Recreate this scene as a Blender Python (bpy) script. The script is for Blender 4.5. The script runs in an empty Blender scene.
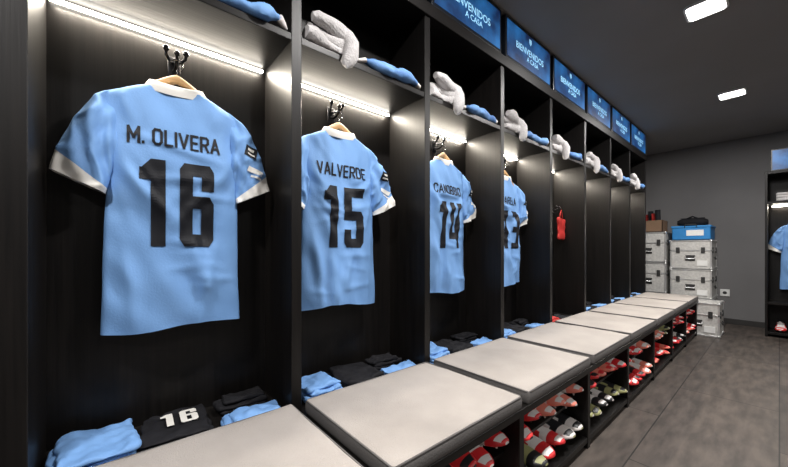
import bpy, bmesh, math, random
from mathutils import Vector, Matrix, noise
from mathutils.bvhtree import BVHTree
random.seed(7)
scene = bpy.context.scene
try:
    scene.view_settings.view_transform = 'Standard'
except Exception:
    pass

# ------------------------------------------------------------ constants (metres)
W = 0.64; X0 = 0.471; YF = 1.064; YK = 1.32; H = 0.96
NB = 8
CEIL = 2.385
XW = 6.1
def DX(n): return X0 + W * n           # divider n centre, n=-1..7
BENCH = 0.40

# ------------------------------------------------------------ materials
def mat(name, col, rough=0.6, metal=0.0, noise_scale=None, col2=None, bump=0.0, bscale=None,
        stretch=(1, 1, 1), emis=None, estr=0.0, detail=4, sheen=0.0, spec=None):
    m = bpy.data.materials.new(name); m.use_nodes = True
    nt = m.node_tree; b = nt.nodes['Principled BSDF']
    b.inputs['Base Color'].default_value = (*col, 1)
    b.inputs['Roughness'].default_value = rough
    b.inputs['Metallic'].default_value = metal
    if spec is not None: b.inputs['Specular IOR Level'].default_value = spec
    if sheen: b.inputs['Sheen Weight'].default_value = sheen
    tc = nt.nodes.new('ShaderNodeTexCoord'); mp = nt.nodes.new('ShaderNodeMapping')
    mp.inputs['Scale'].default_value = stretch
    nt.links.new(tc.outputs['Object'], mp.inputs['Vector'])
    n = nt.nodes.new('ShaderNodeTexNoise')
    n.inputs['Scale'].default_value = noise_scale or 8
    n.inputs['Detail'].default_value = detail
    nt.links.new(mp.outputs['Vector'], n.inputs['Vector'])
    r = nt.nodes.new('ShaderNodeValToRGB')
    c2 = col2 if col2 is not None else tuple(c * 0.88 for c in col)
    r.color_ramp.elements[0].position = 0.32; r.color_ramp.elements[1].position = 0.68
    r.color_ramp.elements[0].color = (*c2, 1); r.color_ramp.elements[1].color = (*col, 1)
    nt.links.new(n.outputs['Fac'], r.inputs['Fac'])
    nt.links.new(r.outputs['Color'], b.inputs['Base Color'])
    if bump:
        n2 = nt.nodes.new('ShaderNodeTexNoise'); n2.inputs['Scale'].default_value = bscale or 60
        n2.inputs['Detail'].default_value = 3
        nt.links.new(mp.outputs['Vector'], n2.inputs['Vector'])
        bp = nt.nodes.new('ShaderNodeBump'); bp.inputs['Strength'].default_value = bump
        bp.inputs['Distance'].default_value = 0.01
        nt.links.new(n2.outputs['Fac'], bp.inputs['Height'])
        nt.links.new(bp.outputs['Normal'], b.inputs['Normal'])
    if emis:
        b.inputs['Emission Color'].default_value = (*emis, 1)
        b.inputs['Emission Strength'].default_value = estr
    return m

M_black = mat('black_laminate', (0.0085, 0.0072, 0.0066), 0.42, noise_scale=3, col2=(0.0038, 0.0033, 0.0032),
              stretch=(26, 26, 0.9), bump=0.04, bscale=6, detail=6, spec=0.28)
M_blackh = mat('black_laminate_horizontal', (0.0085, 0.0072, 0.0066), 0.42, noise_scale=3, col2=(0.0038, 0.0033, 0.0032),
               stretch=(0.9, 26, 26), bump=0.04, bscale=6, detail=6, spec=0.28)
M_blue = mat('jersey_sky_blue', (0.185, 0.370, 0.70), 0.72, noise_scale=5, col2=(0.150, 0.315, 0.62), bump=0.10, bscale=170)
M_bluedk = mat('rolled_top_blue', (0.16, 0.34, 0.66), 0.7, noise_scale=10, col2=(0.05, 0.14, 0.36), bump=0.3, bscale=30)
M_white = mat('trim_white', (0.80, 0.78, 0.73), 0.7, bump=0.03, bscale=100)
M_num = mat('number_black', (0.006, 0.007, 0.011), 0.6, spec=0.3)
M_kblack = mat('cloth_black', (0.010, 0.010, 0.013), 0.8, noise_scale=14, col2=(0.005, 0.005, 0.007), bump=0.4, bscale=18, spec=0.3)
M_towel = mat('towel_grey_white', (0.56, 0.54, 0.54), 0.95, noise_scale=12, col2=(0.42, 0.405, 0.40), bump=0.6, bscale=130, sheen=0.2)
M_cush = mat('cushion_fabric', (0.41, 0.375, 0.348), 0.9, noise_scale=4, col2=(0.325, 0.298, 0.276), bump=0.3, bscale=260, spec=0.15)
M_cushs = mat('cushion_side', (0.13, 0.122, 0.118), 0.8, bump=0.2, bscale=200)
M_wood = mat('hanger_wood', (0.66, 0.42, 0.21), 0.4, noise_scale=4, col2=(0.50, 0.29, 0.12), stretch=(2, 20, 20))
M_metal = mat('dark_metal', (0.03, 0.03, 0.033), 0.3, metal=0.9)
M_chrome = mat('chrome', (0.6, 0.6, 0.6), 0.2, metal=1.0)
M_red = mat('boot_red', (0.80, 0.035, 0.035), 0.4, noise_scale=20, col2=(0.60, 0.02, 0.03))
M_bwhite = mat('boot_white', (0.85, 0.80, 0.77), 0.45)
M_bblack = mat('boot_black', (0.02, 0.02, 0.022), 0.4)
M_neon = mat('boot_lime', (0.36, 0.36, 0.16), 0.45)
M_pink = mat('boot_coral', (0.88, 0.25, 0.18), 0.45)
M_redc = mat('cloth_red', (0.50, 0.025, 0.02), 0.7, bump=0.2, bscale=30)
M_case = mat('case_aluminium', (0.62, 0.61, 0.58), 0.45, metal=0.15, noise_scale=40, col2=(0.48, 0.47, 0.45))
M_caseedge = mat('case_edge_trim', (0.72, 0.72, 0.71), 0.3, metal=0.7)
M_casedk = mat('case_latch', (0.06, 0.06, 0.06), 0.4, metal=0.5)
M_bluebox = mat('storage_box_blue', (0.02, 0.22, 0.55), 0.5)
M_ceil = mat('ceiling_paint', (0.26, 0.248, 0.24), 0.9, noise_scale=2, col2=(0.24, 0.23, 0.22), bump=0.03)
M_wall = mat('wall_paint_grey', (0.18, 0.177, 0.178), 0.85, noise_scale=2, col2=(0.16, 0.156, 0.157), bump=0.08, bscale=90)
M_base = mat('baseboard_dark', (0.03, 0.028, 0.027), 0.5)
M_led = mat('led_diffuser', (1, 0.97, 0.92), 0.5, emis=(1, 0.94, 0.83), estr=28)
M_panel = mat('ceiling_light_diffuser', (1, 1, 1), 0.5, emis=(1, 0.97, 0.93), estr=9)
M_plastic = mat('socket_white', (0.8, 0.8, 0.78), 0.4)
M_bezel = mat('screen_bezel', (0.008, 0.01, 0.015), 0.3)
M_scrtxt = mat('screen_text', (0.3, 0.6, 0.8), 0.5, emis=(0.30, 0.62, 0.9), estr=0.7)
M_boxlid = mat('card_box_brown', (0.20, 0.12, 0.07), 0.7)

def screen_material():
    m = bpy.data.materials.new('screen_picture_blue'); m.use_nodes = True
    nt = m.node_tree; b = nt.nodes['Principled BSDF']
    b.inputs['Base Color'].default_value = (0.01, 0.03, 0.08, 1); b.inputs['Roughness'].default_value = 0.35
    tc = nt.nodes.new('ShaderNodeTexCoord')
    g = nt.nodes.new('ShaderNodeTexNoise'); g.inputs['Scale'].default_value = 6; g.inputs['Detail'].default_value = 8
    nt.links.new(tc.outputs['Object'], g.inputs['Vector'])
    r = nt.nodes.new('ShaderNodeValToRGB')
    e = r.color_ramp.elements
    e[0].position = 0.38; e[0].color = (0.003, 0.014, 0.07, 1)
    e[1].position = 0.70; e[1].color = (0.03, 0.22, 0.60, 1)
    nt.links.new(g.outputs['Fac'], r.inputs['Fac'])
    nt.links.new(r.outputs['Color'], b.inputs['Emission Color'])
    b.inputs['Emission Strength'].default_value = 0.7
    return m
M_screen = screen_material()

def floor_material():
    m = bpy.data.materials.new('floor_vinyl_wood'); m.use_nodes = True
    nt = m.node_tree; b = nt.nodes['Principled BSDF']
    tc = nt.nodes.new('ShaderNodeTexCoord')
    br = nt.nodes.new('ShaderNodeTexBrick')
    br.inputs['Color1'].default_value = (0.088, 0.073, 0.063, 1)
    br.inputs['Color2'].default_value = (0.046, 0.040, 0.036, 1)
    br.inputs['Mortar'].default_value = (0.018, 0.016, 0.015, 1)
    br.inputs['Scale'].default_value = 1.0
    br.inputs['Mortar Size'].default_value = 0.003
    br.inputs['Brick Width'].default_value = 1.2
    br.inputs['Row Height'].default_value = 0.45
    nt.links.new(tc.outputs['Object'], br.inputs['Vector'])
    mp = nt.nodes.new('ShaderNodeMapping'); mp.inputs['Scale'].default_value = (2.2, 8, 1)
    nt.links.new(tc.outputs['Object'], mp.inputs['Vector'])
    n = nt.nodes.new('ShaderNodeTexNoise'); n.inputs['Scale'].default_value = 2.5; n.inputs['Detail'].default_value = 9
    nt.links.new(mp.outputs['Vector'], n.inputs['Vector'])
    mx = nt.nodes.new('ShaderNodeMixRGB'); mx.blend_type = 'MULTIPLY'; mx.inputs[0].default_value = 0.8
    rr = nt.nodes.new('ShaderNodeValToRGB')
    rr.color_ramp.elements[0].position = 0.35; rr.color_ramp.elements[0].color = (0.45, 0.45, 0.45, 1)
    rr.color_ramp.elements[1].position = 0.65; rr.color_ramp.elements[1].color = (1.15, 1.12, 1.1, 1)
    nt.links.new(n.outputs['Fac'], rr.inputs['Fac'])
    nt.links.new(br.outputs['Color'], mx.inputs[1]); nt.links.new(rr.outputs['Color'], mx.inputs[2])
    nt.links.new(mx.outputs[0], b.inputs['Base Color'])
    b.inputs['Roughness'].default_value = 0.5
    b.inputs['Specular IOR Level'].default_value = 0.3
    bp = nt.nodes.new('ShaderNodeBump'); bp.inputs['Strength'].default_value = 0.15
    nt.links.new(n.outputs['Fac'], bp.inputs['Height']); nt.links.new(bp.outputs['Normal'], b.inputs['Normal'])
    return m
M_floor = floor_material()

# ------------------------------------------------------------ mesh helpers
def finish(name, bm, mats, parent=None, loc=(0, 0, 0), rot=(0, 0, 0), smooth=False):
    bmesh.ops.recalc_face_normals(bm, faces=bm.faces)
    me = bpy.data.meshes.new(name); bm.to_mesh(me); bm.free()
    for m in mats: me.materials.append(m)
    if smooth:
        for p in me.polygons: p.use_smooth = True
        try: me.set_sharp_from_angle(angle=math.radians(50))
        except Exception: pass
    o = bpy.data.objects.new(name, me); scene.collection.objects.link(o)
    o.location = loc; o.rotation_euler = rot
    if parent: o.parent = parent
    return o

def empty(name, loc=(0, 0, 0)):
    o = bpy.data.objects.new(name, None); scene.collection.objects.link(o); o.location = loc
    o.empty_display_size = 0.1
    return o

def box(bm, x0, x1, y0, y1, z0, z1, mi=0, bev=0.0, seg=2):
    r = bmesh.ops.create_cube(bm, size=1)
    vs = r['verts']
    for v in vs:
        v.co = Vector(((x0 + x1) / 2 + v.co.x * (x1 - x0), (y0 + y1) / 2 + v.co.y * (y1 - y0), (z0 + z1) / 2 + v.co.z * (z1 - z0)))
    fs = set(f for v in vs for f in v.link_faces)
    for f in fs: f.material_index = mi
    if bev > 0:
        es = set(e for v in vs for e in v.link_edges)
        r = bmesh.ops.bevel(bm, geom=list(es), offset=bev, segments=seg, affect='EDGES', profile=0.5)
        for f in r['faces']: f.material_index = mi

def tube(bm, pts, rad, mi=0, seg=10, cap=True):
    pts = [Vector(p) for p in pts]; n = len(pts)
    if not isinstance(rad, (list, tuple)): rad = [rad] * n
    rings = []
    prev = None
    for i, p in enumerate(pts):
        t = (pts[min(i + 1, n - 1)] - pts[max(i - 1, 0)]).normalized()
        if prev is None:
            a = Vector((0, 0, 1)) if abs(t.z) < 0.9 else Vector((1, 0, 0))
            u = t.cross(a).normalized()
        else:
            u = (prev - t * prev.dot(t)).normalized()
        prev = u; w = t.cross(u)
        rings.append([bm.verts.new(p + (u * math.cos(2 * math.pi * k / seg) + w * math.sin(2 * math.pi * k / seg)) * rad[i]) for k in range(seg)])
    for a, b in zip(rings, rings[1:]):
        for k in range(seg):
            f = bm.faces.new((a[k], a[(k + 1) % seg], b[(k + 1) % seg], b[k])); f.material_index = mi; f.smooth = True
    if cap:
        for r in (rings[0], rings[-1]):
            f = bm.faces.new(r); f.material_index = mi
    return rings

def ball(bm, c, r, mi=0, sc=(1, 1, 1), sub=2):
    res = bmesh.ops.create_icosphere(bm, subdivisions=sub, radius=r)
    for v in res['verts']:
        v.co = Vector((v.co.x * sc[0], v.co.y * sc[1], v.co.z * sc[2])) + Vector(c)
    for f in set(f for v in res['verts'] for f in v.link_faces): f.material_index = mi; f.smooth = True

def coords(a, b, r, n):
    out = [a, a + r * 0.08, a + r * 0.3, a + r * 0.65, a + r]
    for i in range(1, n): out.append(a + r + (b - a - 2 * r) * i / n)
    out += [b - r, b - r * 0.65, b - r * 0.3, b - r * 0.08, b]
    return out

def slab(bm, x0, x1, y0, y1, z0, z1, r=0.01, n=10, amp=0.0, fr=12, mi=0, mi_side=None, M=None, seed=0.0, wob=0.0):
    """soft padded / folded slab with rounded rim"""
    xs = coords(x0, x1, r, n); ys = coords(y0, y1, r, n)
    zm = (z0 + z1) / 2; T = {}; B = {}
    cr = r * 1.3
    for i, x in enumerate(xs):
        for j, y in enumerate(ys):
            dx = min(x - x0, x1 - x); dy = min(y - y0, y1 - y)
            e = max(0.0, min(1.0, min(dx, dy) / r)); p = math.sqrt(max(0, 1 - (1 - e) ** 2))
            px, py = x, y
            if dx < cr and dy < cr:
                cx = x0 + cr if x - x0 < cr else x1 - cr; cy = y0 + cr if y - y0 < cr else y1 - cr
                ax, ay = x - cx, y - cy; m = max(abs(ax), abs(ay)); l = math.hypot(ax, ay)
                if l > 0: px = cx + ax * m / l; py = cy + ay * m / l
            wx = wy = 0
            if wob:
                wx = wob * (noise.noise(Vector((y * 9 + seed, x * 5, 3.1))) + .4 * noise.noise(Vector((y * 30 + seed, x * 20, 1.1))))
                wy = wob * (noise.noise(Vector((x * 9 + seed, y * 5, 7.7))) + .4 * noise.noise(Vector((x * 30 + seed, y * 20, 2.1))))
            nz = amp * (noise.noise(Vector((x * fr, y * fr, seed))) + 0.6 * noise.noise(Vector((x * fr * 2.3, y * fr * 2.3, seed + 5)))) * p
            t = Vector((px + wx, py + wy, zm + (z1 - zm) * p + nz)); b = Vector((px + wx, py + wy, zm - (zm - z0) * p))
            T[i, j] = bm.verts.new(M @ t if M else t)
            edge = i in (0, len(xs) - 1) or j in (0, len(ys) - 1)
            B[i, j] = T[i, j] if edge else bm.verts.new(M @ b if M else b)
    for i in range(len(xs) - 1):
        for j in range(len(ys) - 1):
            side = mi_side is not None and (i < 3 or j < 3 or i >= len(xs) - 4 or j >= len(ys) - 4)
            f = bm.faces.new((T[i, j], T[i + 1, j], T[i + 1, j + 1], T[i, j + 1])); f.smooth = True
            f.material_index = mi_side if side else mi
            q = (B[i, j], B[i, j + 1], B[i + 1, j + 1], B[i + 1, j])
            if len(set(q)) == 4:
                try:
                    f = bm.faces.new(q); f.smooth = True; f.material_index = mi_side if mi_side is not None else mi
                except ValueError: pass

def text_polys(body, size, offset=0.0):
    cu = bpy.data.curves.new('tmp_text', 'FONT'); cu.body = body; cu.size = size; cu.offset = offset
    cu.align_x = 'CENTER'; cu.align_y = 'CENTER'; cu.resolution_u = 3
    o = bpy.data.objects.new('tmp_text', cu); scene.collection.objects.link(o)
    bpy.context.view_layer.update()
    me = bpy.data.meshes.new_from_object(o.evaluated_get(bpy.context.evaluated_depsgraph_get()))
    polys = [[(me.vertices[i].co.x, me.vertices[i].co.y) for i in p.vertices] for p in me.polygons]
    bpy.data.objects.remove(o); bpy.data.curves.remove(cu); bpy.data.meshes.remove(me)
    return polys

def rc(x0, x1, y0, y1, c=(0, 0, 0, 0)):
    """rect polygon with chamfers bl, br, tr, tl"""
    bl, br_, tr, tl = c; P = []
    P += [(x0, y0 + bl), (x0 + bl, y0)] if bl else [(x0, y0)]
    P += [(x1 - br_, y0), (x1, y0 + br_)] if br_ else [(x1, y0)]
    P += [(x1, y1 - tr), (x1 - tr, y1)] if tr else [(x1, y1)]
    P += [(x0 + tl, y1), (x0, y1 - tl)] if tl else [(x0, y1)]
    return P
k = .08; L1 = .23; R0 = .39
DIG = {
 '1': [rc(.24, .48, 0, 1), rc(.06, .24, .76, .90), [(.10, .90), (.24, .90), (.24, 1.0)]],
 '6': [rc(0, L1, .0, 1, (k, 0, 0, k)), rc(L1, R0, .85, 1), rc(R0, .62, .68, 1, (0, 0, k, 0)), rc(L1, R0, .0, .15),
       rc(L1, R0, .46, .61), rc(R0, .62, 0, .61, (0, k, k, 0))],
 '5': [rc(0, L1, .46, 1), rc(L1, .62, .85, 1), rc(L1, R0, .46, .61), rc(R0, .62, 0, .61, (0, k, k, 0)), rc(L1, R0, 0, .15), rc(0, L1, 0, .3, (k, 0, 0, 0))],
 '4': [rc(0, L1, .2, 1), rc(L1, R0, .2, .35), rc(R0, .62, 0, 1), ],
 '3': [rc(0, R0, .85, 1), rc(.1, R0, .43, .58), rc(0, R0, 0, .15), rc(R0, .62, 0, 1, (0, k, k, 0))],
 '8': [rc(0, L1, 0, 1, (k, 0, 0, k)), rc(R0, .62, 0, 1, (0, k, k, 0)), rc(L1, R0, .85, 1), rc(L1, R0, 0, .15), rc(L1, R0, .43, .58)],
}
def number_polys(s, h, wscale=1.0):
    out = []; adv = .72 * wscale; tot = adv * len(s) - .10 * wscale
    for i, c in enumerate(s):
        for p in DIG[c]:
            out.append([((x * wscale + adv * i - tot / 2) * h, (y - .5) * h) for x, y in p])
    return out
# condensed stroke lettering for the names (cell .52 wide x 1 high)
_o = [(.0, .15), (.0, .85), (.12, 1), (.40, 1), (.52, .85), (.52, .15), (.40, 0), (.12, 0), (.0, .15)]
LET = {
 'M': (.66, [[(0, 0), (0, 1), (.33, .30), (.66, 1), (.66, 0)]]),
 'O': (.52, [_o]), 'L': (.44, [[(0, 1), (0, 0), (.44, 0)]]), 'I': (.0, [[(0, 0), (0, 1)]]),
 'V': (.56, [[(0, 1), (.28, 0), (.56, 1)]]), 'E': (.44, [[(.44, 1), (0, 1), (0, 0), (.44, 0)], [(0, .52), (.38, .52)]]),
 'R': (.50, [[(0, 0), (0, 1), (.38, 1), (.50, .88), (.50, .60), (.38, .48), (0, .48)], [(.28, .48), (.50, 0)]]),
 'A': (.56, [[(0, 0), (.28, 1), (.56, 0)], [(.1, .30), (.46, .30)]]),
 'D': (.50, [[(0, 0), (0, 1), (.34, 1), (.50, .84), (.50, .16), (.34, 0), (0, 0)]]),
 'C': (.50, [[(.50, .78), (.50, .86), (.38, 1), (.12, 1), (0, .85), (0, .15), (.12, 0), (.38, 0), (.50, .14), (.50, .22)]]),
 'N': (.52, [[(0, 0), (0, 1), (.52, 0), (.52, 1)]]),
 'B': (.50, [[(0, 0), (0, 1), (.36, 1), (.48, .88), (.48, .64), (.36, .52), (0, .52)], [(.36, .52), (.50, .38), (.50, .12), (.38, 0), (0, 0)]]),
 'Z': (.5, [[(0, 1), (.5, 1), (0, 0), (.5, 0)]]),
 '.': (.0, [[(0, 0.0), (0, .06)]]), ' ': (.12, []),
}
def name_polys(s, h, wmax, th=.15, gap=.27):
    segs = []; x = 0
    for c in s:
        w_, st = LET[c]
        for pl in st:
            for a, b in zip(pl, pl[1:]):
                segs.append((a[0] + x, a[1], b[0] + x, b[1]))
        x += w_ + gap
    tot = x - gap; sx = min(h * .95, wmax / tot); out = []
    for ax, ay, bx, by in segs:
        ax, bx = (ax - tot / 2) * sx, (bx - tot / 2) * sx; ay, by = (ay - .5) * h, (by - .5) * h
        d = Vector((bx - ax, by - ay)); l = d.length; d /= l; n_ = Vector((-d.y, d.x)) * th * h / 2; e = d * th * h * .42
        out.append([(ax - e.x + n_.x, ay - e.y + n_.y), (ax - e.x - n_.x, ay - e.y - n_.y), (bx + e.x - n_.x, by + e.y - n_.y), (bx + e.x + n_.x, by + e.y + n_.y)])
    return out

# ------------------------------------------------------------ jersey
def sm(a, b, x):
    t = max(0, min(1, (x - a) / (b - a))); return t * t * (3 - 2 * t)
HEM = -0.745
CREASES = {}
def creases(seed):
    if seed in CREASES: return CREASES[seed]
    r = random.Random(int(seed * 100) + 5); L = []
    for s in (-1, 1):
        for q in range(6):     # pulls running from the armpits to the middle and down
            a = math.radians(r.uniform(-80, 5)); ln = r.uniform(.10, .26)
            x0, z0 = s * r.uniform(.12, .17), -r.uniform(.15, .30)
            L.append((x0, z0, x0 - s * ln * math.cos(a), z0 + ln * math.sin(a), r.uniform(.005, .012), r.uniform(.012, .019)))
        for q in range(3):     # shoulder folds
            x0 = s * r.uniform(.08, .15)
            L.append((x0, -.03, x0 - s * r.uniform(-.02, .05), -r.uniform(.12, .2), r.uniform(.003, .007), .013))
    for q in range(11):        # long soft drops to the hem
        x0 = r.uniform(-.16, .16); z0 = -r.uniform(.36, .55)
        L.append((x0, z0, x0 + r.uniform(-.06, .06), -r.uniform(.66, .80), r.uniform(.005, .013), r.uniform(.013, .023)))
    for q in range(7):         # fold lines from being packed
        z0 = -r.uniform(.3, .7); x0 = r.uniform(-.16, .05)
        L.append((x0, z0, x0 + r.uniform(.08, .18), z0 + r.uniform(-.05, .06), r.uniform(.003, .007), .012))
    CREASES[seed] = L
    return L
def hw(z):
    if z > -0.055: return 0.072 + (0.178 - 0.072) * min(1, max(0, -z) / 0.055) ** 0.85
    if z > -0.25: return 0.178 - 0.008 * sm(-.055, -.25, z)
    return 0.170 + 0.014 * ((-z - .25) / .5)
def thick(z): return 0.016 + 0.022 * sm(0, 1, (-z) / 0.25)
def body_y(x, z, side, seed):
    q = min(1, abs(x / hw(z)))
    e = (1 - q ** 2.6) ** 0.5
    y = side * thick(z) * e
    low = sm(0, 1, (-z - 0.12) / 0.5)
    w = 0.016 * noise.noise(Vector((x * 8 + seed, z * 3.2, seed))) + 0.013 * noise.noise(Vector((x * 15 + z * 9, z * 7 - x * 4, seed + 3)))
    w += low * 0.005 * math.sin(x * 44 + seed * 3 + 4 * noise.noise(Vector((x * 3, z * 3, seed))))
    for (ax, az, bx, bz, am, wd) in creases(seed):
        vx, vz = bx - ax, bz - az; ll = vx * vx + vz * vz
        t = ((x - ax) * vx + (z - az) * vz) / ll
        tc = max(0, min(1, t))
        d2 = (x - ax - vx * tc) ** 2 + (z - az - vz * tc) ** 2
        if d2 < wd * wd * 9:
            w += side * am * math.exp(-d2 / (wd * wd)) * (.25 + .75 * math.sin(math.pi * tc))
    return y + w * (0.25 + 0.75 * e)

def jersey(name, loc, nm, num, seed, rz=0.0, mats=None, parent=None):
    mats = mats or [M_blue, M_white, M_num]
    bm = bmesh.new()
    NZ = 100; NX = 46
    rings = []
    for i in range(NZ + 1):
        z = HEM * (i / NZ) ** 1.12
        h = hw(z); ring = []
        for s_, rng in ((-1, range(0, NX)), (1, range(NX, 0, -1))):
            for j in rng:
                a = -math.cos(math.pi * j / NX)
                x = h * a
                zz = z
                if i > NZ - 8: zz += 0.008 * math.sin(a * 3 + seed) * (i - NZ + 8) / 8
                ring.append(bm.verts.new((x + .004 * noise.noise(Vector((z * 8, seed, a))) * sm(0, 1, -z * 4), body_y(x, z, s_, seed), zz)))
        rings.append(ring)
    L = len(rings[0])
    for i in range(NZ):
        for kx in range(L):
            f = bm.faces.new((rings[i][kx], rings[i][(kx + 1) % L], rings[i + 1][(kx + 1) % L], rings[i + 1][kx])); f.smooth = True
    # collar band
    cr = []
    for q, (hh, tt, zz) in enumerate(((0.086, 0.023, -0.020), (0.082, 0.026, -0.006), (0.072, 0.026, 0.010), (0.066, 0.022, 0.011), (0.066, 0.018, -0.015))):
        ring = []
        for j in range(40):
            a = 2 * math.pi * j / 40
            lift = 0.012 * (math.cos(a) ** 2)
            ring.append(bm.verts.new((hh * math.cos(a), tt * math.sin(a), zz + lift - .006)))
        cr.append(ring)
    for a_, b_ in zip(cr, cr[1:]):
        for j in range(40):
            f = bm.faces.new((a_[j], a_[(j + 1) % 40], b_[(j + 1) % 40], b_[j])); f.material_index = 1; f.smooth = True
    # sleeves
    NS = 44; NR = 52
    for sd in (-1, 1):
        o0 = Vector((.135, 0, -.030)); i0 = Vector((.135, 0, -.215)); o1 = Vector((.284, 0, -.290)); i1 = Vector((.172, 0, -.345))
        om = Vector((.230, 0, -.055))
        prev = None
        for i in range(NS + 1):
            t = i / NS
            o = o0 * (1 - t) ** 2 + om * 2 * t * (1 - t) + o1 * t * t
            n_ = i0.lerp(i1, t)
            c = (o + n_) / 2; hv = (o - n_) / 2; th = 0.012 + 0.026 * sm(0, .6, t)
            ring = []
            for j in range(NR):
                a = 2 * math.pi * j / NR
                ca = math.cos(a); sa = math.sin(a)
                p = c + hv * ca
                y = th * (abs(sa) ** .8) * (1 if sa > 0 else -1)
                rdg = max(0, 1 - 5 * abs(noise.noise(Vector((p.x * 9 + p.z * 6 + seed, p.z * 9 - p.x * 12, sd + seed))))) ** 2
                wv = (0.024 * noise.noise(Vector((p.x * 13 + seed * 2, p.z * 11, sd + sa))) + .012 * noise.noise(Vector((p.x * 30 + p.z * 18 + seed * 2, p.z * 8, sd)))
                      + (-.009 if sa < 0 else .009) * rdg + .004 * math.sin(t * 18 + ca * 5 + seed)) * sm(0, .25, t)
                ring.append(bm.verts.new((sd * p.x, y + wv - 0.002, p.z)))
            if prev:
                for j in range(NR):
                    f = bm.faces.new((prev[j], prev[(j + 1) % NR], ring[(j + 1) % NR], ring[j])); f.smooth = True
                    f.material_index = 1 if t > .905 else 0
            prev = ring
    bm.faces.ensure_lookup_table()
    tree = BVHTree.FromBMesh(bm)
    def SY(x, z):
        h_ = tree.ray_cast(Vector((x, -.3, z)), Vector((0, 1, 0)))
        return h_[0].y if h_[0] else -.03
    # numbers and name
    def stick(polys, cx, cz, mi, off=0.0025, cut=.008):
        b2 = bmesh.new()
        for p in polys:
            vs = [b2.verts.new((x + cx, 0, y + cz)) for x, y in p]
            try: b2.faces.new(vs)
            except ValueError: pass
        if not b2.verts: b2.free(); return
        bmesh.ops.triangulate(b2, faces=b2.faces[:])
        xs = [v.co.x for v in b2.verts]; zs = [v.co.z for v in b2.verts]
        x = min(xs) + .0013
        while x < max(xs):
            bmesh.ops.bisect_plane(b2, geom=b2.verts[:] + b2.edges[:] + b2.faces[:], plane_co=(x, 0, 0), plane_no=(1, 0, 0), dist=1e-6); x += cut
        z = min(zs) + .0011
        while z < max(zs):
            bmesh.ops.bisect_plane(b2, geom=b2.verts[:] + b2.edges[:] + b2.faces[:], plane_co=(0, 0, z), plane_no=(0, 0, 1), dist=1e-6); z += cut
        mp = {}
        for v in b2.verts:
            mp[v] = bm.verts.new((v.co.x, SY(v.co.x, v.co.z) - off, v.co.z))
        for f in b2.faces:
            try:
                g = bm.faces.new([mp[v] for v in f.verts]); g.material_index = mi; g.smooth = False
            except ValueError: pass
        b2.free()
    if num: stick(number_polys(num, 0.258, 0.58), -0.003, -0.366, 2)
    if nm: stick(name_polys(nm, 0.046, 0.232), -0.004, -0.168, 2)
    # sleeve badges: square black badge and a two-stripe white crest
    def sleeve_patch(cx, cz, w_, h_, ang, mi, off):
        ca, sa = math.cos(ang), math.sin(ang)
        G = 5; V = {}
        for a in range(G + 1):
            for b in range(G + 1):
                u_, v_ = (a / G - .5) * w_, (b / G - .5) * h_
                x = cx + u_ * ca - v_ * sa; z = cz + u_ * sa + v_ * ca
                V[a, b] = bm.verts.new((x, SY(x, z) - off, z))
        for a in range(G):
            for b in range(G):
                f = bm.faces.new((V[a, b], V[a + 1, b], V[a + 1, b + 1], V[a, b + 1])); f.material_index = mi
    sleeve_patch(.214, -.165, .042, .040, -.25, 2, .003)
    sleeve_patch(.214, -.158, .022, .010, -.25, 1, .0045)
    sleeve_patch(.214, -.174, .026, .006, -.25, 1, .0045)
    sleeve_patch(.226, -.232, .050, .018, -.35, 1, .003)
    sleeve_patch(.228, -.254, .034, .007, -.35, 1, .003)
    return finish(name, bm, mats, parent, loc, (0, 0, rz))

def hanger(loc, parent=None, rz=0):
    bm = bmesh.new()
    N = 40; rings = []
    for i in range(N + 1):
        x = -0.150 + 0.30 * i / N; a = abs(x) / 0.165
        zc = 0.037 - 0.123 * a ** 1.25; hh = 0.015 - 0.005 * a; tt = 0.008
        rings.append([bm.verts.new((x, tt * math.cos(q), zc + hh * math.sin(q))) for q in [2 * math.pi * j / 12 for j in range(12)]])
    for a_, b_ in zip(rings, rings[1:]):
        for j in range(12):
            f = bm.faces.new((a_[j], a_[(j + 1) % 12], b_[(j + 1) % 12], b_[j])); f.smooth = True
    bm.faces.new(rings[0]); bm.faces.new(rings[-1])
    pts = [(0, 0, 0.042), (0, 0, 0.062)]
    for q in range(0, 11):
        a = math.radians(-90 + q * 25); pts.append((0.0 + 0.017 * math.cos(a), 0, 0.083 + 0.017 * math.sin(a)))
    tube(bm, pts, 0.0022, 1, 8)
    return finish('wooden_hanger', bm, [M_wood, M_chrome], parent, loc, (0, 0, rz))

def coat_hook(x, z, y=YK):
    bm = bmesh.new()
    box(bm, -0.018, 0.018, -0.006, 0, -0.035, 0.035, 0, 0.003)
    tube(bm, [(0, -0.004, -0.012), (0, -0.03, -0.02), (0, -0.055, -0.018), (0, -0.072, -0.004), (0, -0.076, 0.012)], [.006, .005, .005, .005, .005], 0)
    ball(bm, (0, -0.077, 0.016), 0.009)
    for s in (-1, 1):
        tube(bm, [(s * .004, -0.004, 0.015), (s * .016, -0.03, 0.012), (s * .026, -0.048, 0.018), (s * .027, -0.056, 0.030)], .005, 0)
        ball(bm, (s * .027, -0.057, 0.033), 0.0095)
    return finish('coat_hook', bm, [M_metal], None, (x, y, z), smooth=True)

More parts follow.
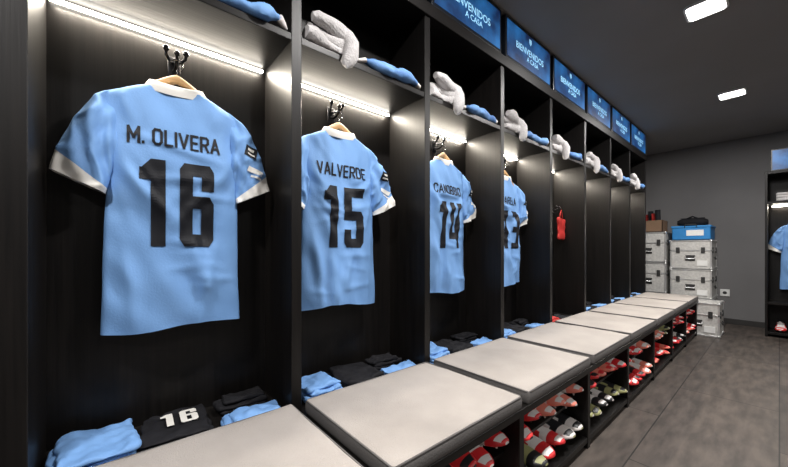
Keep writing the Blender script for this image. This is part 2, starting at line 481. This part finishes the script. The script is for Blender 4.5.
# ------------------------------------------------------------ ROOM
bm = bmesh.new(); box(bm, -2.2, XW, -2.8, 1.36, -0.05, 0); finish('floor', bm, [M_floor])
bm = bmesh.new(); box(bm, -2.2, XW, -2.8, 1.36, CEIL, CEIL + 0.05); finish('ceiling', bm, [M_ceil])
bm = bmesh.new(); box(bm, -2.2, XW, 1.36, 1.42, -0.05, CEIL + .05); finish('wall_back', bm, [M_wall])
bm = bmesh.new(); box(bm, XW, XW + .06, -2.86, 1.42, -0.05, CEIL + .05); finish('wall_right', bm, [M_wall])
bm = bmesh.new(); box(bm, -2.26, -2.2, -2.86, 1.42, -0.05, CEIL + .05); finish('wall_left', bm, [M_wall])
bm = bmesh.new(); box(bm, -2.2, XW, -2.86, -2.8, -0.05, CEIL + .05); finish('wall_front', bm, [M_wall])
bm = bmesh.new(); box(bm, XW - .014, XW, -2.8, 1.36, 0, 0.07, 0, .003); finish('baseboard_right', bm, [M_base])
bm = bmesh.new(); box(bm, -2.2, -0.2, 1.346, 1.36, 0, 0.07, 0, .003); finish('baseboard_back', bm, [M_base])

# ------------------------------------------------------------ LOCKER ROW
root = empty('locker_row')
XA = DX(-1) - .026; XB = DX(7) + .02
bm = bmesh.new()
for n in range(-1, 8):
    t = 0.018 if n > -1 else 0.024
    box(bm, DX(n) - t, DX(n) + t, YF, YK + .02, BENCH, 2.105, 0, 0.0015, 1)
finish('upright_dividers', bm, [M_black], root)
bm = bmesh.new()
box(bm, XA, XB, YK, YK + .02, 0.0, 2.105)
finish('back_panel', bm, [M_black], root)
bm = bmesh.new()
box(bm, XA, XB, YF - .012, YK + .02, 2.05, 2.11, 0, .002, 1)
for n in range(-1, 7):
    box(bm, DX(n) + .018, DX(n + 1) - .018, YF + .002, YK, 1.668, 1.692, 0, .0015, 1)
finish('shelves_and_top', bm, [M_blackh], root)
bm = bmesh.new()
box(bm, XA, XB, 0.586, YK + .02, BENCH - .028, BENCH, 0, .002, 1)
finish('bench_top', bm, [M_blackh], root)
bm = bmesh.new()
box(bm, XA, XB, 0.60, 1.02, 0.03, 0.055, 0, .001, 1)
box(bm, XA, XB, 0.66, 1.02, 0.205, 0.217, 0, .001, 1)
box(bm, XA, XB, 0.62, 0.64, 0.0, 0.03)
box(bm, XA, XB, 1.02, 1.04, 0.0, BENCH - .028)
for n in range(-1, 8):
    box(bm, DX(n) - .016, DX(n) + .016, 0.598, 1.02, 0.0, BENCH - .028, 0, .0015, 1)
finish('shoe_rack', bm, [M_blackh], root)
for n in range(-1, 7):
    bm = bmesh.new()
    box(bm, DX(n) + .03, DX(n + 1) - .03, YK - .014, YK - .002, 1.653, 1.662, 0, .002, 2)
    finish('led_strip', bm, [M_led], root)
    ld = bpy.data.lights.new('led_strip_light', 'AREA'); ld.shape = 'RECTANGLE'; ld.size = W - .08; ld.size_y = 0.008
    ld.energy = 5.0; ld.color = (1, 0.90, 0.75)
    lo = bpy.data.objects.new('led_strip_light', ld); scene.collection.objects.link(lo)
    lo.location = (DX(n) + W / 2, YK - .012, 1.651); lo.rotation_euler = (math.radians(-25), 0, 0); lo.parent = root

# cushions
for n in range(-1, 7):
    bm = bmesh.new()
    x0 = DX(n) + .022; x1 = DX(n + 1) - .022
    slab(bm, x0, x1, 0.582, 1.052, BENCH + .001, 0.449, r=0.007, n=18, amp=0.004, fr=7, mi=0, mi_side=1, seed=n * 3.3)
    zt = .446; e = .004
    tube(bm, [(x0 + .012, .582 + e, zt), (x1 - .012, .582 + e, zt), (x1 - e, .594, zt), (x1 - e, 1.04, zt), (x1 - .012, 1.048, zt), (x0 + .012, 1.048, zt), (x0 + e, 1.04, zt), (x0 + e, .594, zt), (x0 + .012, .582 + e, zt)], .0032, 1, 8)
    finish('seat_cushion', bm, [M_cush, M_cushs])

# jerseys
names = [('M. OLIVERA', '16'), ('VALVERDE', '15'), ('CANOBBIO', '14'), ('VARELA', '13')]
shx = [0, -.045, 0, 0]
for i in range(8):
    cx = DX(i - 1) + W / 2 + (shx[i] if i < 4 else 0)
    zt = 1.466
    if i < 4:
        nm, num = names[i]
        jersey('football_jersey', (cx, 1.245, zt), nm, num, 1.7 * i + .4, rz=[-.07, -.04, .02, 0][i])
        hanger((cx, 1.245, zt), rz=[-.07, -.04, .02, 0][i])
    coat_hook(cx, zt + .104)
# red bib hung in the fifth bay
bm = bmesh.new()
slab(bm, -.055, .055, 0, .18, -.012, .012, r=.011, n=12, amp=.012, fr=14, M=Matrix.Rotation(math.radians(90), 4, 'X'), seed=3, wob=.02)
tube(bm, [(-.03, 0, .175), (-.015, 0, .23), (0, 0, .255), (.015, 0, .23), (.03, 0, .175)], .004, 0, 8)
finish('training_bib', bm, [M_redc], loc=(2.965, 1.235, 1.05))
coat_hook(2.965, 1.305)

# folded kit
def folded(name, x0, x1, y0, y1, z, layers, th, mat_, seed, rot=0, txt=None):
    bm = bmesh.new()
    cx, cy = (x0 + x1) / 2, (y0 + y1) / 2
    M = Matrix.Translation((cx, cy, 0)) @ Matrix.Rotation(rot, 4, 'Z') @ Matrix.Translation((-cx, -cy, 0))
    zz = z
    for l in range(layers):
        d = .008 * l
        slab(bm, x0 + d * random.uniform(-.6, 1), x1 + d * random.uniform(-1, .6), y0 + d * random.random(), y1 - d * random.random(), zz, zz + th,
             r=min(.009, th * .8), n=24, amp=.011 if l else .004, fr=17, M=M, seed=seed + l * 2.1, wob=.016)
        zz += th * .85
    if txt:
        for p in number_polys(txt, .085, .86):
            vs = [bm.verts.new(M @ Vector((cx + x, cy + y + .005, zz + .0105))) for x, y in p]
            f = bm.faces.new(vs); f.material_index = 1
    return finish(name, bm, [mat_, M_white], smooth=True)
for i in range(8):
    bx = DX(i - 1)
    B = BENCH + .001
    if i in (4,):
        folded('folded_jersey', bx + .05, bx + .24, 1.09, 1.27, B, 3, .016, M_redc, i)
        folded('folded_shorts', bx + .27, bx + .42, 1.08, 1.2, B, 2, .014, M_kblack, i)
        continue
    folded('folded_jersey', bx + .050, bx + .208, 1.083, 1.275, B, 4, .014, M_blue, i, rot=.04)
    folded('folded_shorts', bx + .230, bx + .405, 1.09, 1.285, B, 3, .014, M_kblack, i + 5, rot=-.04, txt='16' if i == 0 else None)
    folded('folded_socks', bx + .432, bx + .598, 1.078, 1.170, B, 3, .012, M_blue, i + 9, rot=.05)
    folded('folded_undershirt', bx + .435, bx + .595, 1.200, 1.29, B, 3, .016, M_kblack, i + 12, rot=-.04)

# towels & rolled tops on shelf
def towel(x, seed):
    """towel folded double and laid over the shelf lip: smooth plump lobes"""
    bm = bmesh.new()
    rng = random.Random(seed)
    for q in range(3):
        pts = []; rad = []
        zoff = .022 + q * .030
        y0 = YF + .010 + (.018 if q == 1 else 0)
        for a in range(21):
            t = a / 20
            px = x + .01 * q + .170 * t
            pz = 1.695 + zoff + .008 * math.sin(t * 4 + q * 2.2 + seed) - (.035 * (t - .35) if q == 1 else .012 * q * (t - .3))
            py = y0 + .012 * math.sin(t * 3 + q * 2.1)
            ed = min(1, .62 + 2.6 * min(t, 1 - t))
            pts.append((px, py, pz)); rad.append((.029 + .005 * math.sin(t * 5 + q + seed)) * ed)
        tube(bm, pts, rad, 0, 22)
    tube(bm, [(x + .150, YF + .01, 1.785), (x + .170, YF - .004, 1.76), (x + .175, YF - .014, 1.73), (x + .168, YF - .020, 1.69), (x + .155, YF - .024, 1.655), (x + .148, YF - .022, 1.640)],
         [.020, .027, .030, .028, .022, .010], 0, 16)
    for v in bm.verts:
        v.co += noise.noise_vector(v.co * 13 + Vector((seed, 0, 0))) * .009 + noise.noise_vector(v.co * 45) * .003
        if v.co.y > YF and v.co.z < 1.694: v.co.z = 1.694
        if v.co.z < 1.694 and v.co.y > YF - .004: v.co.y = YF - .004
    return finish('white_towel', bm, [M_towel], smooth=True)
def rolled(x, seed):
    bm = bmesh.new()
    pts = []; rad = []
    def cz(t): return 1.718 + .006 * math.sin(t * 7 + seed)
    for a in range(25):
        t = a / 24
        pts.append((x + .28 * t, YF + .008 + .010 * math.sin(t * 5 + seed), cz(t)))
        rad.append((.023 + .004 * math.sin(t * 17 + seed)) * (.4 + .6 * sm(0, .15, t)) * (.5 + .5 * (1 - sm(.85, 1, t))))
    tube(bm, pts, rad, 0, 18)
    tube(bm, [(x + .28, YF + .008 + .010 * math.sin(5 + seed), cz(1)), (x + .30, YF + .016, 1.713), (x + .313, YF + .022, 1.708)], [.012, .011, .005], 1, 12)
    tube(bm, [(x + .0, YF + .012, cz(0)), (x - .035, YF + .02, 1.712)], [.010, .008], 1, 10)
    for v in bm.verts:
        v.co += noise.noise_vector(v.co * 30 + Vector((seed, 0, 0))) * .006
        if v.co.z < 1.694: v.co.z = 1.694
    return finish('rolled_training_top', bm, [M_bluedk, M_bwhite], smooth=True)
for i in range(8):
    towel(DX(i - 1) + .034, i * 1.3 + .2)
    rolled(DX(i - 1) + .298, i * 2.1)

# ------------------------------------------------------------ football boots
def boot(bm, M, cols):
    """cols: upper, stripe, sole, collar material indices; toe towards -Y, length .27"""
    prof = [ # t, halfwidth, top, bottom
        (0.00, .012, .050, .030), (0.02, .024, .075, .018), (0.08, .031, .092, .012), (0.18, .034, .098, .012), (0.30, .034, .096, .014),
        (0.40, .035, .090, .016), (0.50, .037, .080, .016), (0.60, .041, .068, .014), (0.70, .044, .058, .012), (0.80, .044, .050, .012),
        (0.90, .038, .042, .014), (0.97, .024, .034, .018), (1.0, .010, .028, .021)]
    S = 18; rings = []
    for t, w, top, bot in prof:
        y = .135 - .27 * t; ring = []
        for j in range(S):
            a = 2 * math.pi * j / S - math.pi / 2
            ca, sa = math.cos(a), math.sin(a)
            hgt = top - bot; zc = bot + hgt * .42
            ww = w * (abs(ca) ** .75) * (1 if ca > 0 else -1)
            if sa > 0:
                narrow = 1 - .25 * sa * (1 if t < .5 else .4); zz = zc + (top - zc) * sa ** .9
            else:
                narrow = 1; zz = zc - (zc - bot) * (abs(sa) ** .5)
            ring.append(bm.verts.new(M @ Vector((ww * narrow + .006 * math.sin(t * 3), y, zz))))
        rings.append(ring)
    for i in range(len(rings) - 1):
        t = prof[i][0]
        for j in range(S):
            f = bm.faces.new((rings[i][j], rings[i][(j + 1) % S], rings[i + 1][(j + 1) % S], rings[i + 1][j])); f.smooth = True
            sole = j in (0, 1, S - 1, S - 2, 16)
            if sole: mi = cols[2]
            elif .05 < t < .32 and 7 <= j <= 10: mi = cols[3]
            elif i in (5, 8) or (i == 10 and 6 < j < 12): mi = cols[1]
            elif i in (6, 7) and 7 <= j <= 10: mi = cols[1]
            elif i == 7 and j in (4, 13): mi = 2
            else: mi = cols[0]
            f.material_index = mi
    f = bm.faces.new(rings[0]); f.material_index = cols[0]
    f = bm.faces.new(rings[-1]); f.material_index = cols[2]
    pts = []
    for q in range(17):
        a = 2 * math.pi * q / 16
        pts.append(M @ Vector((.020 * math.cos(a), .085 + .042 * math.sin(a), .098 + .004 * math.sin(a) )))
    tube(bm, pts, .0055, cols[3], 6)
    for q in range(4):
        y = .03 - .022 * q; z = .0935 - .010 * q
        tube(bm, [M @ Vector((-.022, y, z - .012)), M @ Vector((0, y - .003, z + .001)), M @ Vector((.022, y, z - .012))], .0028, cols[1], 6)
    for (sx, sy) in ((-.018, .10), (.018, .10), (-.018, .07), (.018, .07), (-.025, -.02), (.025, -.02), (-.027, -.06), (.027, -.06), (0, -.095), (0, -.04)):
        tube(bm, [M @ Vector((sx, sy, .016)), M @ Vector((sx, sy, .001))], [.006, .0035], cols[2], 6)
palettes = [(0, 1, 1, 2), (0, 1, 2, 2), (4, 0, 0, 2), (0, 1, 0, 1), (4, 1, 1, 2), (0, 2, 2, 0)]
alt = [(2, 1, 1, 2), (3, 2, 1, 2), (2, 3, 3, 1), (1, 2, 3, 2)]
for i in range(8):
    rng = random.Random(100 + i)
    bm = bmesh.new(); bx = DX(i - 1)
    for lvl, zb in ((0, .056), (1, .218)):
        x = bx + .068
        kk = 0
        pal = None
        while x < bx + W - .055:
            if kk % 2 == 0:
                pal = rng.choice(alt if (rng.random() < .15 or (lvl == 0 and i in (2, 3) and rng.random() < .5)) else palettes)
            tilt = math.radians(-(rng.uniform(4, 14)))
            sc = 1.14
            y = (.745 if lvl == 0 else .750) + rng.uniform(-.008, .012)
            M = Matrix.Translation((x, y, zb + .022 + (.135 * sc) * math.sin(abs(tilt)) * .62)) @ Matrix.Rotation(rng.uniform(-.12, .12), 4, 'Z') @ \
                Matrix.Rotation(tilt, 4, 'X') @ Matrix.Rotation(rng.uniform(-.15, .15), 4, 'Y') @ Matrix.Scale(sc, 4) @ Matrix.Translation((0, 0, -.02))
            boot(bm, M, pal)
            x += rng.uniform(.094, .104); kk += 1
    finish('football_boots', bm, [M_red, M_bwhite, M_bblack, M_neon, M_pink])

# ------------------------------------------------------------ display screens
TX1 = text_polys('BIENVENIDOS', .058, .0008); TX2 = text_polys('A CASA', .044, .0004)
for n in range(-1, 7):
    cx = DX(n) + W / 2
    r_ = empty('display_screen', (cx, YF + .01, 2.112))
    bm = bmesh.new()
    box(bm, -.298, .298, -.016, .016, 0.0, .258, 0, .004)
    box(bm, -.12, .12, .016, .06, 0.0, .02, 0, .003)
    finish('bezel', bm, [M_bezel], r_)
    bm = bmesh.new()
    box(bm, -.280, .280, -.0175, -.0155, .020, .240)
    o = finish('panel', bm, [M_screen], r_)
    bm = bmesh.new()
    for P, dx, dz in ((TX1, .0, .125), (TX2, 0.03, .078)):
        for p in P:
            try: bm.faces.new([bm.verts.new((x + dx, -.0185, y + dz)) for x, y in p])
            except ValueError: pass
    vs = [bm.verts.new((x, -.0185, z)) for x, z in ((-.016, .222), (.016, .222), (.016, .198), (0, .180), (-.016, .198))]
    bm.faces.new(vs)
    finish('lettering', bm, [M_scrtxt], r_)

# ------------------------------------------------------------ ceiling lights
for (x, y) in [(2.64, .28), (4.28, .28), (1.0, .28), (-.64, .28), (2.64, -1.5), (4.28, -1.5), (1.0, -1.5), (-.64, -1.5), (5.6, -1.5)]:  # first two in view; the rest are unseen, added for room fill
    r_ = empty('ceiling_light', (x, y, CEIL))
    def rsq(s, r):
        return [(cx_ * (s - r) + r * math.cos(a), cy_ * (s - r) + r * math.sin(a)) for cx_, cy_, a0 in ((1, 1, 0), (-1, 1, 90), (-1, -1, 180), (1, -1, 270))
                for a in [math.radians(a0 + 15 * q) for q in range(7)]]
    bm = bmesh.new()
    o_, i_ = rsq(.092, .030), rsq(.082, .024); n_ = len(o_)
    V = [[bm.verts.new((px, py, z)) for px, py in P] for P, z in ((o_, 0), (o_, -.010), (i_, -.012), (i_, 0))]
    for a in range(3):
        for q in range(n_): bm.faces.new((V[a][q], V[a][(q + 1) % n_], V[a + 1][(q + 1) % n_], V[a + 1][q]))
    finish('frame', bm, [M_plastic], r_)
    bm = bmesh.new(); bm.faces.new([bm.verts.new((px, py, -.008)) for px, py in i_])
    finish('diffuser', bm, [M_panel], r_)
    ld = bpy.data.lights.new('lamp', 'AREA'); ld.shape = 'DISK'; ld.size = .15; ld.color = (1, .97, .945)
    ld.energy = 35 if y > 0 else 11
    lo = bpy.data.objects.new('lamp', ld); scene.collection.objects.link(lo); lo.location = (0, 0, -.016); lo.parent = r_

# ------------------------------------------------------------ flight cases
def flight_case(x0, x1, y0, y1, z0, z1, mats=None, label=True):
    bm = bmesh.new(); w = x1 - x0; d = y1 - y0; h = z1 - z0
    box(bm, .006, w - .006, .006, d - .006, .006, h - .004, 0)
    t = .016
    for X in (0, w - t):
        for Y in (0, d - t): box(bm, X, X + t, Y, Y + t, 0, h, 1, .003, 1)
    for Z in (0, h - t, h * .62):
        for Y in (0, d - t): box(bm, 0, w, Y, Y + t, Z, Z + t, 1, .002, 1)
        for X in (0, w - t): box(bm, X, X + t, 0, d, Z, Z + t, 1, .002, 1)
    for X in (.008, w - .008):
        for Y in (.008, d - .008):
            for Z in (.01, h - .01): ball(bm, (X, Y, Z), .017, 1)
    for f in (.2, .8):
        box(bm, -.006, .01, d * f - .018, d * f + .018, h * .55, h * .75, 2, .002, 1)
        box(bm, w * f - .018, w * f + .018, -.006, .01, h * .55, h * .75, 2, .002, 1)
    box(bm, -.002, .01, d * .5 - .045, d * .5 + .045, h * .28, h * .48, 2, .002, 1)
    tube(bm, [(-.002, d * .5 - .045, h * .42), (-.014, d * .5 - .04, h * .36), (-.014, d * .5 + .04, h * .36), (-.002, d * .5 + .045, h * .42)], .006, 1, 8)
    tube(bm, [(w * .5 - .05, 0, h * .42), (w * .5 - .04, -.014, h * .34), (w * .5 + .04, -.014, h * .34), (w * .5 + .05, 0, h * .42)], .006, 2, 8)
    if label: box(bm, -.003, .01, d * .10, d * .34, h * .12, h * .3, 3)
    return finish('flight_case', bm, mats or [M_case, M_caseedge, M_casedk, M_plastic], loc=(x0, y0, z0))
for kx in range(3): flight_case(5.45, 5.95, .525, .915, .362 * kx + .001, .362 * (kx + 1) - .004)
for kx in range(3): flight_case(5.42, 5.92, .95, 1.33, .40 * kx + .001, .40 * (kx + 1) - .004, label=False)
flight_case(5.01, 5.37, .42, .79, .001, .37)

# blue storage box
bm = bmesh.new()
box(bm, 0, .42, 0, .36, 0, .17, 0, .012, 3); box(bm, -.008, .428, -.008, .368, .15, .175, 0, .005, 2)
box(bm, -.003, .01, .06, .22, .05, .12, 1)
tube(bm, [(0, .12, .15), (-.02, .13, .19), (-.02, .23, .19), (0, .24, .15)], .006, 2, 8)
finish('storage_box', bm, [M_bluebox, M_plastic, M_casedk], loc=(5.48, .54, 1.089))
def duffel(nm, loc, L, R, mt, mt2):
    bm = bmesh.new(); pts = []; rad = []
    for a in range(13):
        t = a / 12; pts.append((0, -L / 2 + L * t, R)); rad.append(R * (min(1, .55 + 3 * min(t, 1 - t))))
    tube(bm, pts, rad, 0, 18)
    for v in bm.verts: v.co.z = max(0.0, v.co.z + .008 * noise.noise(v.co * 12)); 
    for s in (-1, 1):
        tube(bm, [(s * R * .8, -L * .2, R * 1.2), (s * R * .5, -L * .15, R * 2.0), (s * R * .2, 0, R * 2.45), (s * R * .5, L * .15, R * 2.0), (s * R * .8, L * .2, R * 1.2)], .009, 1, 8)
    tube(bm, [(0, -L * .4, R * 2), (0, L * .4, R * 2)], .006, 1, 6)
    return finish(nm, bm, [mt, mt2], loc=loc, smooth=True)
# open carton with rolled items on the rear stack
bm = bmesh.new()
box(bm, 0, .30, 0, .30, 0, .012, 0)
for a in ((0, .3, 0, .008), (0, .3, .292, .3), (0, .008, 0, .3), (.292, .3, 0, .3)): box(bm, *a, 0, .16, 0)
for q in range(4):
    tube(bm, [(.05 + .06 * q, .05 + .05 * q, .02), (.05 + .06 * q, .06 + .05 * q, .30 - .04 * (q % 2))], .030, 1 + q % 2, 12)
finish('open_carton', bm, [M_boxlid, M_kblack, M_redc], loc=(5.50, 1.0, 1.197))
duffel('sports_bag', (5.78, .74, 1.266), .30, .055, M_kblack, M_kblack)

# wall socket
bm = bmesh.new()
box(bm, -.012, 0, -.045, .045, -.045, .045, 0, .004); tube(bm, [(-.013, 0, 0), (-.0145, 0, 0)], .02, 1, 16)
finish('wall_socket', bm, [M_plastic, M_casedk], loc=(XW, .464, .40))

# ------------------------------------------------------------ far locker cabinet facing -X
root2 = empty('locker_cabinet')
XF = 5.50; XR = 5.85; Yt = .105; BW = .66
bm = bmesh.new()
for q in range(3): box(bm, XF, XR, Yt - .02 - q * BW, Yt - q * BW, 0, 1.83, 0, .0015, 1)
box(bm, XR - .015, XR, Yt - 2 * BW - .02, Yt, 0, 1.83)
for z in (.03, .36, 1.47, 1.80): box(bm, XF + .003, XR, Yt - 2 * BW - .02, Yt, z, z + .026, 0, .0015, 1)
finish('carcass', bm, [M_black], root2)
for q in range(2):
    yc = Yt - .01 - q * BW - BW / 2
    bm = bmesh.new(); box(bm, XR - .030, XR - .016, yc - .29, yc + .29, 1.458, 1.468, 0, .002)
    finish('led_strip', bm, [M_led], root2)
    ld = bpy.data.lights.new('led_strip_light', 'AREA'); ld.shape = 'RECTANGLE'; ld.size = .56; ld.size_y = .01; ld.energy = 5; ld.color = (1, .90, .75)
    lo = bpy.data.objects.new('led_strip_light', ld); scene.collection.objects.link(lo)
    lo.location = (XR - .028, yc, 1.455); lo.rotation_euler = (math.radians(-30), 0, math.radians(-90)); lo.parent = root2
    jersey('football_jersey', (XR - .09, yc + .05, 1.27), 'VERA', '8', 20 + q, rz=math.radians(-90))
    hanger((XR - .09, yc + .05, 1.27), rz=math.radians(-90))
    hk = coat_hook(0, 0); hk.location = (XR - .015, yc + .05, 1.374); hk.rotation_euler = (0, 0, math.radians(-90))
    bm = bmesh.new()
    for s in range(3):
        slab(bm, XF + .03, XF + .24, yc - .0, yc + .26, 1.497 + s * .03, 1.53 + s * .03, r=.015, n=8, amp=.005, seed=s + q)
    finish('white_towel', bm, [M_towel])
    bm = bmesh.new()
    for s in range(5):
        M = Matrix.Translation((XF + .17, yc + .23 - s * .11, .058)) @ Matrix.Rotation(math.radians(-90), 4, 'Z')
        boot(bm, M, palettes[s % 4])
    finish('football_boots', bm, [M_red, M_bwhite, M_bblack, M_neon, M_pink])
    r_ = empty('display_screen', (XF + .04, yc, 1.828))
    bm = bmesh.new(); box(bm, -.016, .016, -.30, .30, 0, .24, 0, .004); finish('bezel', bm, [M_bezel], r_)
    bm = bmesh.new(); box(bm, -.018, -.0155, -.286, .286, .014, .226); finish('panel', bm, [M_screen], r_)

# ------------------------------------------------------------ world, camera
w = bpy.data.worlds.new('world'); scene.world = w; w.use_nodes = True
w.node_tree.nodes['Background'].inputs[0].default_value = (.5, .5, .55, 1)
w.node_tree.nodes['Background'].inputs[1].default_value = 0.04
cam = bpy.data.cameras.new('camera'); co = bpy.data.objects.new('camera', cam); scene.collection.objects.link(co)
cam.sensor_width = 36; cam.lens = 36 * 328 / 788; cam.shift_y = 16.5 / 788; cam.clip_start = .02
co.location = (0, 0, H); co.rotation_euler = (math.radians(90), 0, -math.atan2(.648, .7615))
scene.camera = co
